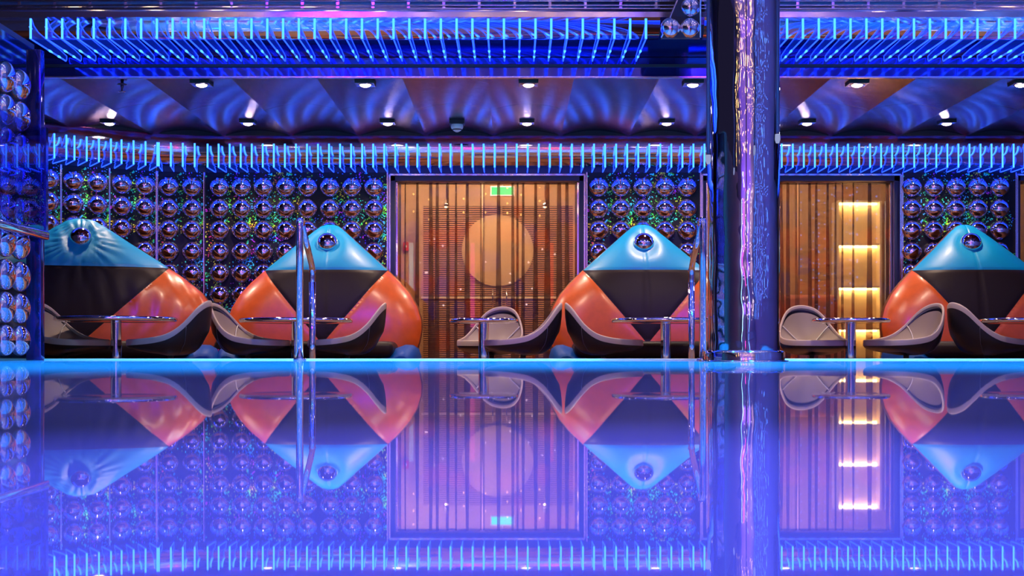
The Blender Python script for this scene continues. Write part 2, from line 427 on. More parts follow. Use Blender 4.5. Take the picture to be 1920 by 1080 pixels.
# ------------------------------------------------------------------ acrylic fins on chrome pipes
def fin_mesh(name, prof, knots, th=0.006, bar=0.0045, fw=1.0):
    """prof: closed list of (y,z); first edge = front edge, second = bottom edge"""
    mb = MB(); n = len(prof); h = th/2
    vs = [(-h, y, z) for y, z in prof]+[(h, y, z) for y, z in prof]
    mb.add(vs, [tuple(range(n)), tuple(range(2*n-1, n-1, -1))], 0)
    for i in range(n):
        a = prof[i]; b = prof[(i+1) % n]
        r = bar*(1.45*fw if i == 0 else (1.1 if i == 1 else 0.62))
        mb.tube([(0, a[0], a[1]), (0, b[0], b[1])], r, 6, 2 if i == 0 and fw > 1 else 1)
    for (y, z, l, r) in knots:
        mb.tube([(0, y-l, z), (0, y-l*0.5, z), (0, y, z), (0, y+l*0.5, z), (0, y+l, z)], [r*0.3, r*0.6, r, r*0.6, r*0.3], 8, 2)
    o = mb.build(name, [finface_m, finedge_m, finknot_m]); d = o.data; bpy.data.objects.remove(o)
    return d
UPF = [(8.50, 2.596), (8.50, 2.462), (9.17, 2.466), (9.19, 2.478), (9.19, 2.505), (9.05, 2.519), (8.80, 2.527), (8.64, 2.538), (8.56, 2.562), (8.522, 2.596)]
upf = fin_mesh('fin', UPF, [(8.86, 2.464, 0.075, 0.0085), (9.03, 2.465, 0.06, 0.0085), (8.50, 2.535, 0.03, 0.006)], fw=1.2)
for xa, xb, fx, lab in ((-6.4, (1237-CX)*8.72/F, [(57.5+29.58*k) for k in range(0, 40)], 'long upper chrome pipe light with glowing blue acrylic fins left of column'),
                   ((1320-CX)*8.72/F, 8.4, [1446+29.75*k for k in range(14)]+[1873+30.2*k for k in range(12)], 'upper chrome pipe light with glowing blue fins right of column')):
    t = empty('fin_light_rail', (xa, 8.82, 2.67)); tag(t, lab, 'light fixture')
    mb = MB(); mb.tube([(0, 0, 0), (xb-xa, 0, 0)], 0.135, 48); mb.build('pipe', pipe_m, t)
    for px in fx:
        if (px-CX)*8.5/F > xb-0.02: continue
        o = link('fin', upf, t); o.location = ((px-CX)*8.5/F-xa, -8.82, -2.67)
# lower rail follows the wall
LOF = [(-0.33, 0.215), (-0.33, 0.0), (-0.01, 0.0), (0.0, 0.012), (-0.03, 0.035), (-0.11, 0.065), (-0.20, 0.115), (-0.265, 0.17), (-0.305, 0.215)]
lof = fin_mesh('fin', LOF, [(-0.33, 0.13, 0.0, 0.001)], fw=1.2)
t = empty('fin_light_rail', (0, 0, 2.055)); tag(t, 'lower wall-mounted chrome pipe light with glowing blue fins above windows and domes', 'light fixture')
path = []
off = 0.06
for i in range(len(chain)-1, -1, -1):
    c = chain[i]
    if 0 < i < len(chain)-1:
        d1 = (chain[i-1]-c).normalized(); d2 = (c-chain[i+1]).normalized(); d = (d1+d2).normalized()
    elif i == 0: d = Vector((1, 0.08)).normalized()
    else: d = (chain[i-1]-c).normalized()
    n = Vector((d.y, -d.x)); path.append(c+n*off)
path = [p_ for p_ in path]+[Vector((-2.3, DW-0.03-off)), Vector((8.4, DW-0.03-off))]
# smooth the polyline a little
def chaikin(ps):
    out = [ps[0]]
    for a, b in zip(ps[:-1], ps[1:]):
        out += [a*0.75+b*0.25, a*0.25+b*0.75]
    return out+[ps[-1]]
sp = chaikin(chaikin(path))
mb = MB(); mb.tube([(q.x, q.y, 0.205) for q in sp], 0.165, 40); mb.build('pipe', pipe_m, t)
def place_fin(x, y, nx, ny):
    o = link('fin', lof, t); o.location = (x, y, 0); o.rotation_euler = (0, 0, math.atan2(-ny, -nx)-PI/2)
k = -31
while True:
    X = 0.3447+0.1005*k; k += 1
    if X > 6.6: break
    place_fin(X, DW+0.0, 0, -1)
for q, pp in facets:
    d = (pp-q).normalized(); n = Vector((d.y, -d.x))
    for s in (0.05, 0.155, 0.26, 0.365):
        c = q+d*s-n*0.01; place_fin(c.x, c.y, n.x, n.y)
# pink white trim line over the lower rail
mb = MB()
tp = [q-Vector((0, 0.13)) for q in sp]
mb.tube([(q.x, q.y, 2.322) for q in tp], 0.008, 8); struct(mb.build('trim_3', strip_m))
mb = MB(); mb.grid([[(q.x, q.y, 2.330) for q in tp], [(q.x, q.y, 2.345) for q in tp], [(q.x, q.y+0.01, 2.43) for q in tp]]); struct(mb.build('wall_cove', black_m))

# ------------------------------------------------------------------ ceiling fittings
def downlight(loc, label, sx=0.145):
    t = empty('downlight', loc); tag(t, label, 'downlight', 'square ceiling downlights')
    h = MB(); s = sx/2
    h.box((-s, -s, -0.012), (s, s, 0.05)); hs = h.build('housing', black_m, t)
    MB().box((-s*0.97, -s*0.97, -0.0145), (s*0.97, s*0.97, -0.0118)).build('plate', strip_m, hs)
    h = MB(); h.lathe([(0.047, -0.016), (0.056, -0.018), (0.058, -0.012), (0.047, -0.011)], n=20); h.build('ring', chrome, hs)
    h = MB(); h.lathe([(0.0001, -0.030), (0.018, -0.028), (0.034, -0.022), (0.042, -0.013), (0.0001, -0.0125)], n=16); h.build('bulb', bulb_m, t)
    spot('downlight_beam', (loc[0], loc[1], loc[2]-0.05), (loc[0], loc[1]+0.12, 0), 85, (1.0, 0.70, 0.50), 115, 0.7, 0.04)
ordn = ['first', 'second', 'third', 'fourth', 'fifth', 'sixth', 'seventh']
for i, px in enumerate((378, 685, 991, 1299, 1607, 1914)):
    downlight(((px-CX)*9.63/F, 9.63, 2.402), f'square ceiling downlight in the front row, {ordn[i]} from the left')
for i, px in enumerate((205, 465, 727, 988, 1250, 1513, 1775)):
    downlight(((px-CX)*11.28/F, 11.28, 2.402), f'square ceiling downlight in the rear row, {ordn[i]} from the left', 0.13)
t = empty('smoke_detector', ((857-CX)*11.28/F, 11.28, 2.39)); tag(t, 'white domed smoke detector on the ceiling between rear downlights', 'smoke detector')
MB().box((-0.065, -0.065, -0.01), (0.065, 0.065, 0.04)).build('mounting_plate', black_m, t)
MB().lathe([(0.052, -0.01), (0.055, -0.03), (0.05, -0.045), (0.03, -0.065), (0.012, -0.075), (0.0001, -0.076)], n=24).build('body', white_m, t)
MB().lathe([(0.042, -0.048), (0.0445, -0.052), (0.038, -0.060), (0.036, -0.056)], n=24).build('slot_ring', black_m, t)
t = empty('sprinkler_head', ((229-CX)*9.63/F, 9.63, 2.40)); tag(t, 'small sprinkler head on the ceiling near the left corner', 'sprinkler')
MB().lathe([(0.0001, 0.01), (0.012, 0.01), (0.012, -0.03), (0.007, -0.035), (0.007, -0.06), (0.0001, -0.06)], n=12).build('stem', rod_m, t)
MB().lathe([(0.0001, -0.06), (0.028, -0.062), (0.028, -0.066), (0.0001, -0.066)], n=16).build('deflector', chrome, t)
MB().lathe([(0.0001, -0.012), (0.035, -0.010), (0.035, -0.004), (0.0001, -0.002)], n=16).build('escutcheon', rod_m, t)

# ------------------------------------------------------------------ balcony railing and edge
struct(MB().box((-6.4, 8.60, 2.632), (8.4, 8.80, 2.668)).build('trim_4', pipe_m))
t = empty('balcony_railing', (0, 8.70, 2.668)); tag(t, 'dark metal balcony railing with close horizontal rails above the upper lights', 'railing')
for k in range(-17, 27):
    x = (103+66.3*k-CX+66.3*7*0)*8.7/F
    if -6.3 < x < 8.3: MB().box((x-0.009, -0.006, 0.0), (x+0.009, 0.006, 1.03)).build('post', strip_m, t)
for z in (0.045, 0.067, 0.097, 0.13, 0.17, 0.23, 0.33, 0.43, 0.53, 0.63, 0.73, 0.83, 1.03):
    MB().tube([(-6.3, -0.012, z), (8.3, -0.012, z)], 0.0045 if z < 1 else 0.02, 8).build('rail', strip_m, t)
# dome clad pier on the balcony edge
t = empty('balcony_pier', ((1276-CX)*8.55/F, 8.55, 2.50)); tag(t, 'slanted pier clad in small chrome domes left of the column top', 'pier')
def pl(px, py): q = P(px, py, 8.55); return (q.x-t.location.x, q.z-t.location.z)
a, b, c, d = pl(1240, 71), pl(1313, 71), pl(1313, -300), pl(1392-0, -300)
e = pl(1400, -300)
MB().add([(a[0], 0, a[1]), (b[0], 0, b[1]), (b[0], 0, e[1]), (pl(1313, 0)[0]-0.0, 0, e[1]), (pl(1270, 0)[0], 0, pl(1270, 0)[1]),
          (a[0], 0.04, a[1]), (b[0], 0.04, b[1]), (b[0], 0.04, e[1]), (pl(1313, 0)[0]-0.0, 0.04, e[1]), (pl(1270, 0)[0], 0.04, pl(1270, 0)[1])],
         [(0,1,2,4), (5,6,7,9), (0,1,6,5), (1,2,7,6), (2,4,9,7), (4,0,5,9)]).build('body', header_m, t)
MB().tube([(a[0], -0.004, a[1]), (pl(1270, 0)[0], -0.004, pl(1270, 0)[1]), (b[0], -0.004, e[1])], 0.006, 8).build('edge_strip', strip_m, t)
MB().tube([(b[0], -0.004, b[1]), (b[0], -0.004, e[1])], 0.006, 8).build('edge_strip', strip_m, t)
D2 = dome_mesh(0.068)
for px, py in ((1293, 52.5), (1294, 14), (1295, -24), (1257, 52.5), (1295, -62)):
    q = pl(px, py); o = link('dome', D2, t); o.matrix_local = Matrix.Translation((q[0], 0, q[1])) @ ROT_FRONT

# ------------------------------------------------------------------ windows, curtains and what lies beyond
def window(idx, px0, px1, beyond=True):
    x0, x1 = wx(px0), wx(px1); z1 = Z328
    t = empty(f'window_{idx}', ((x0+x1)/2, DW, 0)); struct(t)
    w2 = (x1-x0)/2
    for s in (-1, 1):
        MB().box((s*w2-0.008, -0.05, 0), (s*w2+0.008, -0.01, z1)).build('outer_trim', strip_m, t)
        MB().box((min(s*w2*0.945, s*w2*0.93), 0.06, 0), (max(s*w2*0.945, s*w2*0.93), 0.10, z1-0.06)).build('inner_frame', chrome, t)
        MB().box((min(s*w2, s*w2*0.95), 0.0, 0), (max(s*w2, s*w2*0.95), 0.28, z1)).build('jamb', header_m, t)
    MB().box((-w2, -0.05, z1-0.008), (w2, -0.01, z1+0.008)).build('outer_trim', strip_m, t)
    MB().box((-w2, 0.0, z1-0.05), (w2, 0.28, z1)).build('head', header_m, t)
    MB().box((-w2*0.95, 0.235, 0.02), (w2*0.95, 0.243, z1-0.05)).build('pane', pane_m, t)
window(1, 731, 1096); window(2, 1316, 1688); window(3, 1906, 2288)

def curtain(x0, x1, label, seed, y=DW+0.13, z0=0.03, z1=Z328-0.055, nf=9):
    rnd = random.Random(seed); wd = x1-x0
    cum = [0]
    for i in range(nf): cum.append(cum[-1]+rnd.uniform(0.5, 1.5))
    cum = [c/cum[-1] for c in cum]
    amps = [rnd.uniform(0.4, 1.0) for _ in range(nf)]
    per = 14; rows = []; uvs = []
    drift = [rnd.uniform(-0.25, 0.25) for _ in range(nf)]
    for j in range(13):
        tz = j/12; z = z0+(z1-z0)*tz; row = []
        for i in range(nf):
            c0, c1 = cum[i], cum[i+1]
            for k in range(per):
                u = k/per; a = 2*PI*u
                L = (c1-c0)*wd
                ax = L*0.55*amps[i]*(0.55+0.45*(1-tz)) + 0.012
                xx = x0+(c0+(c1-c0)*u)*wd + ax*math.sin(a+PI) + drift[i]*L*0.35*(1-tz)*math.sin(PI*u)**2
                yy = y+0.030*amps[i]*math.cos(a)+0.004*math.sin(7*tz+i)
                row.append((xx, yy, z))
        row.append((x1, y+0.03*amps[-1], z)); rows.append(row)
    mb = MB(); mb.grid(rows)
    me = bpy.data.meshes.new('curtain'); me.from_pydata(mb.v, [], mb.f); me.materials.append(sheer_m)
    me.polygons.foreach_set('use_smooth', [True]*len(me.polygons))
    uvl = me.uv_layers.new(name='UVMap'); nc = len(rows[0])
    for lp in me.loops:
        r, c = divmod(lp.vertex_index, nc)
        uvl.data[lp.index].uv = ((c/(nc-1))*wd*1.7+seed*3.1, mb.v[lp.vertex_index][2])
    t = empty('sheer_curtain', ((x0+x1)/2, y, z0)); tag(t, label, 'curtain')
    o = link('cloth', me, t, (-(x0+x1)/2, -y, -z0))
    hd = MB(); hd.tube([(x0-(x0+x1)/2, 0, z1-z0+0.012), (x1-(x0+x1)/2, 0, z1-z0+0.012)], 0.012, 8); hd.build('curtain_rod', strip_m, t)
curtain(wx(745), wx(899), 'sheer brown dotted curtain, left half of the left window', 1, nf=8)
curtain(wx(908), wx(1084), 'sheer brown dotted curtain, right half of the left window', 2, nf=9)
curtain(wx(1330), wx(1499), 'sheer brown curtain behind the chrome column in the right window', 3, nf=10)
curtain(wx(1508), wx(1672), 'sheer brown curtain over the glowing shelves in the right window', 4, nf=8)
curtain(wx(1922), wx(2100), 'sheer curtain at the far right edge of the picture', 5, nf=8)

# corridor behind the windows
struct(MB().box((-6.5, 12.28, -0.02), (8.5, 14.5, 0.004)).build('floor_corridor', brown_l))
struct(MB().box((-6.5, 14.2, 0), (8.5, 14.4, 2.45)).build('wall_corridor', wood_m))
struct(MB().box((-6.5, 12.28, 2.40), (8.5, 14.3, 2.45)).build('ceiling_corridor', cream_m))
DC = 14.1
def cp(px, py): q = P(px, py, DC); return q.x, q.z
# pair of louvred doors with a round pale disc across them
for n_, (pa, pb, lab) in enumerate(((790, 936, 'left'), (938, 1078, 'right'))):
    xa, xb = cp(pa, 0)[0], cp(pb, 0)[0]; zt = cp(0, 386)[1]
    t = empty(f'door_{n_+1}', ((xa+xb)/2, DC, 0)); struct(t)
    w2 = (xb-xa)/2
    MB().box((-w2, 0.02, 0.01), (w2, 0.06, zt)).build('backing', slatback_m, t)
    for s in (-1, 1): MB().box((s*w2-0.02, -0.02, 0.01), (s*w2+0.02, 0.05, zt)).build('stile', wood_m, t)
    MB().box((-w2, -0.03, cp(0, 560)[1]), (w2, 0.05, cp(0, 556)[1])).build('mid_rail', cream_m, t)
    mb = MB(); z = 0.03
    while z < zt-0.01:
        mb.add([(-w2+0.02, -0.010, z), (w2-0.02, -0.010, z), (w2-0.02, 0.018, z+0.014), (-w2+0.02, 0.018, z+0.014),
                (-w2+0.02, -0.010, z+0.012), (w2-0.02, -0.010, z+0.012)], [(0,1,5,4), (4,5,2,3), (0,1,2,3)])
        z += 0.0235
    o = mb.build('slats', slat_m, t); o['kind'] = 'stuff'
    # half disc
    cxp, czp = cp(933, 470); R = 67*DC/F; arc = []
    for k in range(25):
        a = -PI/2+PI*k/24; arc.append((math.cos(a)*R, math.sin(a)*R))
    sgn = -1 if n_ == 0 else 1
    ox = cxp-(xa+xb)/2
    vs = [(ox+sgn*x, -0.035, czp+z) for x, z in arc]+[(ox+sgn*x, -0.012, czp+z) for x, z in arc]
    fs = [tuple(range(25)), tuple(range(49, 24, -1))]+[(k, k+1, k+26, k+25) for k in range(24)]
    MB().add(vs, fs).build('half_disc', disc_m, t)
    hx = -sgn*w2+sgn*0.07
    MB().tube([(hx, -0.03, cp(0, 575)[1]), (hx, -0.07, cp(0, 573)[1]), (hx, -0.07, cp(0, 545)[1]), (hx, -0.03, cp(0, 543)[1])], 0.008, 8).build('handle', chrome, t)
# green exit lamp, red call box, little wall lamps
q = P(942, 358, 13.6); t = empty('exit_lamp', q); tag(t, 'glowing green exit lamp above the louvred doors', 'exit lamp')
hs = rbox('housing', (-0.13, 0, -0.055), (0.13, 0.05, 0.055), 0.01, white_m, t); rbox('lit_panel', (-0.115, -0.006, -0.04), (0.115, 0.004, 0.04), 0.003, exit_m, hs)
MB().tube([(0, 0.025, 0.05), (0, 0.025, 2.40-q.z)], 0.008, 8).build('hanger', strip_m, t)
q = P(761, 462, DC+0.05); t = empty('call_box', q); tag(t, 'small red call box on the corridor wall behind the left curtain', 'call box')
cs = rbox('case', (-0.03, 0, -0.05), (0.03, 0.05, 0.05), 0.006, red_m, t); rbox('button', (-0.012, -0.008, -0.012), (0.012, 0.004, 0.012), 0.003, white_m, cs)
for i, (px, py, lab) in enumerate(((837, 386, 'tiny warm ceiling spot left of the green exit lamp'), (1022, 386, 'tiny warm ceiling spot right of the green exit lamp'))):
    q = P(px, py, 13.6); t = empty('spot_lamp', q); tag(t, lab, 'spot lamp')
    MB().lathe([(0.0001, -0.022), (0.016, -0.018), (0.022, 0), (0.0001, 0.0)], n=14).build('bulb', brasslt_m, t)
    MB().lathe([(0.03, -0.01), (0.034, 0.0), (0.03, 0.06), (0.0001, 0.06)], n=14).build('can', chrome, t)
    MB().tube([(0, 0, 0.05), (0, 0, 2.40-q.z)], 0.006, 6).build('stem', strip_m, t)
# chrome uprights in the corridor at the window's left, with warm sheen
for i, (px, lab) in enumerate(((750, 'slim steel upright at the left end of the corridor doors'), (1080, 'slim steel upright at the right end of the corridor doors'))):
    q = P(px, 675, 13.2); t = MB().box((-0.012, -0.012, 0), (0.012, 0.012, 2.1)).build('steel_upright', chrome, None, (q.x, 13.2, 0.004)); tag(t, lab, 'upright')
# glowing shelf unit in the right window
xa, xb = cp(1565, 0)[0], cp(1645, 0)[0]
t = empty('shelf_unit', ((xa+xb)/2, DC, 0.004)); tag(t, 'tall cream shelf unit with glowing yellow shelf lights in right window', 'shelf unit')
w2 = (xb-xa)/2; zt = cp(0, 380)[1]
MB().box((-w2, 0.0, 0), (w2, 0.08, zt)).build('back_panel', cream_m, t)
for s in (-1, 1): MB().box((s*w2-0.012, -0.14, 0), (s*w2+0.012, 0.08, zt)).build('side_panel', cream_m, t)
for py in (382, 462, 541, 619):
    z = cp(0, py)[1]
    sh = MB().box((-w2+0.012, -0.12, z), (w2-0.012, 0.0, z+0.02)).build('shelf', cream_m, t)
    MB().box((-w2+0.02, -0.05, z-0.022), (w2-0.02, -0.02, z-0.002)).build('light_strip', ledwarm_m, sh)
xa = cp(1648, 0)[0]
t = MB(); rows = []
for j in range(2):
    rows.append([(xa+0.006*k, 13.9+0.02*math.sin(k*1.7), 0.02+j*(cp(0, 381)[1]-0.02)) for k in range(17)])
t.grid(rows); o = t.build('white_drape', white_m); tag(o, 'narrow white drape hanging beside the glowing shelves', 'drape')
xa = cp(1907, 0)[0]
t = MB(); rows = []
for j in range(2):
    rows.append([(xa+0.01*k, 13.9+0.02*math.sin(k*1.3), 0.02+j*(cp(0, 360)[1]-0.02)) for k in range(40)])
t.grid(rows); o = t.build('white_drape', white_m); tag(o, 'white drape in the window at the right picture edge', 'drape')
# rust bench in the corridor
q = P(1515, 0, 13.7)
t = empty('corridor_bench', (q.x, 13.7, 0.004)); tag(t, 'rust coloured high-back bench seen through the right window', 'bench')
rbox('backrest', (-0.42, -0.05, 0.30), (0.32, 0.14, 0.98), 0.06, pinksofa_m, t); rbox('seat', (-0.42, -0.55, 0.16), (0.32, -0.04, 0.45), 0.05, pinksofa_m, t)
rbox('plinth', (-0.40, -0.50, 0), (0.30, 0.10, 0.16), 0.01, black_m, t)
WARM = (1.0, 0.70, 0.42)
for x in (-1.3, -0.4, 0.4): point('corridor_lamp', (x*0.75+0.0, 13.0, 2.25), 72, WARM, 0.06)
for x in (2.0, 3.1): point('corridor_lamp', (x, 13.0, 2.25), 46, WARM, 0.06)
point('corridor_lamp', (5.1, 13.0, 2.25), 30, (1.0, 0.75, 0.55), 0.06)

# ------------------------------------------------------------------ sofas
HALF = [(0, 1.530), (0.045, 1.527), (0.085, 1.510), (0.14, 1.465), (0.30, 1.320), (0.546, 1.10), (0.66, 0.99), (0.75, 0.885), (0.815, 0.77), (0.85, 0.655), (0.853, 0.57), (0.835, 0.47), (0.80, 0.36)]
def hw_at(z):
    for (x0, z0), (x1, z1) in zip(HALF[:-1], HALF[1:]):
        if z1 <= z <= z0: return x0+(x1-x0)*(z0-z)/(z0-z1+1e-9)
    return HALF[-1][0] if z < HALF[-1][1] else 0.0
def seg_d(p_, a, b):
    ab = (b[0]-a[0], b[1]-a[1]); L = ab[0]**2+ab[1]**2
    tt = max(0, min(1, ((p_[0]-a[0])*ab[0]+(p_[1]-a[1])*ab[1])/L))
    return math.hypot(p_[0]-a[0]-ab[0]*tt, p_[1]-a[1]-ab[1]*tt)
ZB = 1.345; ZS = 1.10; ZV = 0.47
def sofa(loc, rz, label, sx=1.0, wrinkle=0.0, sd=0.60):
    t = empty('lounge_sofa', loc, rz); tag(t, label, 'sofa')
    bm = bmesh.new(); rowsN = 76; nc = 64; grid = []
    for j in range(rowsN+1):
        z = 0.36+(1.528-0.36)*j/rowsN; hw = max(hw_at(z), 0.012)
        grid.append([bm.verts.new((hw*math.sin(PI/2*(2*i/nc-1))*0.35+hw*(2*i/nc-1)*0.65, 0, z)) for i in range(nc+1)])
    for j in range(rowsN):
        for i in range(nc): bm.faces.new((grid[j][i], grid[j][i+1], grid[j+1][i+1], grid[j+1][i]))
    def cut(co, no):
        bmesh.ops.bisect_plane(bm, geom=list(bm.verts)+list(bm.edges)+list(bm.faces), plane_co=co, plane_no=no)
    cut((0, 0, ZS), (0, 0, 1))
    dx, dz = 0.546-0.02, ZS-ZV
    cut((0.02, 0, ZV), (dz, 0, -dx)); cut((-0.02, 0, ZV), (-dz, 0, -dx))
    right = [(0.02, ZV), (0.546, ZS)]
    def depth(x, z):
        p_ = (abs(x), z)
        d = min(seg_d(p_, a, b) for a, b in zip(HALF[:-1], HALF[1:]))
        d = min(1.0, d/0.30)
        y = 0.28*max(0, z-0.42)**2+0.02*max(0, z-0.42) + 0.02
        y -= 0.13*(1-(1-d)**2.4)**0.75
        r = math.hypot(x*sx, z-ZB)
        y += 0.048*math.exp(-((max(0, r-0.06))/0.075)**2)
        s = min(seg_d(p_, *right), abs(z-ZS) if abs(x) < 0.56 else 9)
        if z > ZV: s = min(s, abs(x)*1.4)
        y += 0.008*math.exp(-(s/0.010)**2)
        if wrinkle:
            th = math.atan2(z-ZB, x)
            y += wrinkle*math.sin(th*27+2*math.sin(th*5))*math.exp(-((r-0.20)/0.16)**2)
            e = min(1, d)
            y += wrinkle*0.9*math.sin((x*1.0+z*0.35)*58+3*math.sin(x*9))*(1-e)**1.2*(1 if z > 0.6 else 0.4)
            y += wrinkle*0.7*math.sin(x*44+2*math.sin(z*6+x*7))*math.exp(-((z-0.85)/0.22)**2)
            if abs(x) > 0.25: y += wrinkle*0.8*math.sin((x*0.9-z*0.45)*52+2*math.sin(z*8))*math.exp(-((z-0.68)/0.16)**2)
        return y
    regions = {'blue': [], 'dark': [], 'left': [], 'right': []}
    for f in bm.faces:
        c = f.calc_center_median()
        if c.z > ZS: regions['blue'].append(f)
        elif c.z > ZV and abs(c.x) < 0.02+(c.z-ZV)*dx/dz: regions['dark'].append(f)
        elif c.x < 0: regions['left'].append(f)
        else: regions['right'].append(f)
    for v in bm.verts: v.co.y = depth(v.co.x, v.co.z)
    for v in bm.verts: v.co.x *= sx
    bm.normal_update()
    for nm, reg, m in (('headrest_panel', 'blue', blue_l), ('centre_panel', 'dark', dark_l), ('side_panel', 'left', orange_l), ('side_panel', 'right', orange_l)):
        vm = {}; vv = []; ff = []; nn = []
        for f in regions[reg]:
            idx = []
            for v in f.verts:
                if v not in vm: vm[v] = len(vv); vv.append(v.co.copy()); nn.append(v.normal.copy())
                idx.append(vm[v])
            ff.append(idx)
        me = bpy.data.meshes.new(nm); me.from_pydata(vv, [], ff); me.materials.append(m)
        me.polygons.foreach_set('use_smooth', [True]*len(ff)); me.update(); 
        me.normals_split_custom_set_from_vertices([n for n in nn])
        po = link(nm, me, t)
        if reg == 'blue': head = po
    bm.free()
    # back shell
    full = [(x*sx, z) for x, z in HALF]+[(-x*sx, z) for x, z in reversed(HALF[1:])]
    fy = lambda z: 0.28*max(0, z-0.42)**2+0.02*max(0, z-0.42)+0.02
    n = len(full)
    r0 = [(x, fy(z), z) for x, z in full]; r1 = [(x*1.012, fy(z)+0.04, z) for x, z in full]; r2 = [(x*0.97, fy(z)+0.10, z-0.01) for x, z in full]
    mb = MB(); mb.grid([r0, r1, r2], closed=True); mb.add(r2, [tuple(range(n))])
    mb.build('back_shell', brown_l, t)
    # chrome ball in the headrest
    o = link('mirror_ball', DOME, head); o.matrix_local = Matrix.Translation((0, depth(0, ZB)+0.015, ZB)) @ Matrix.Rotation(PI/2-0.1, 4, 'X')
    # seat and base
    rbox('seat_cushion', (-0.66*sx, -sd, 0.335), (0.66*sx, 0.0, 0.468), 0.06, dark_l, t, 5)
    rbox('plinth', (-0.74*sx, -sd+0.12, 0.0), (0.74*sx, 0.1, 0.335), 0.03, dark_l, t, 2)
    prof = [(0.855, 0.0), (0.86, 0.12), (0.857, 0.25), (0.85, 0.34), (0.83, 0.405), (0.79, 0.437), (0.74, 0.440), (0.67, 0.415), (0.58, 0.37), (0.46, 0.315), (0.36, 0.27), (0.34, 0.2), (0.34, 0.0)]
    for s in (-1, 1):
        mb = MB(); rows = []
        for j in range(13):
            v = j/12; y = 0.06-(sd+0.05)*v
            k = 1-0.22*max(0, (v-0.45)/0.55)**2.5
            rows.append([(s*(0.62+(px_-0.62)*k)*sx, y, pz_*k) for px_, pz_ in prof])
        mb.grid(rows); mb.add(rows[0], [tuple(range(len(prof)))]); mb.add(rows[-1], [tuple(range(len(prof)))])
        mb.build('end_bolster', deepblue_l, t)
    return t
SD = 11.20
sofa(((155-CX)*10.75/F, 10.68, 0), math.radians(17), 'wide wrinkled corner sofa with blue peak, cut off by the left edge', 1.33, 0.006, 0.45)
sofa(((607-CX)*SD/F, SD, 0), 0, 'blue, black and orange peaked sofa left of the left window')
sofa(((1212-CX)*SD/F, SD, 0), 0, 'blue, black and orange peaked sofa half hidden by the chrome column')
sofa(((1838-CX)*SD/F, SD, 0), 0, 'blue, black and rust peaked sofa at the right edge of the picture')

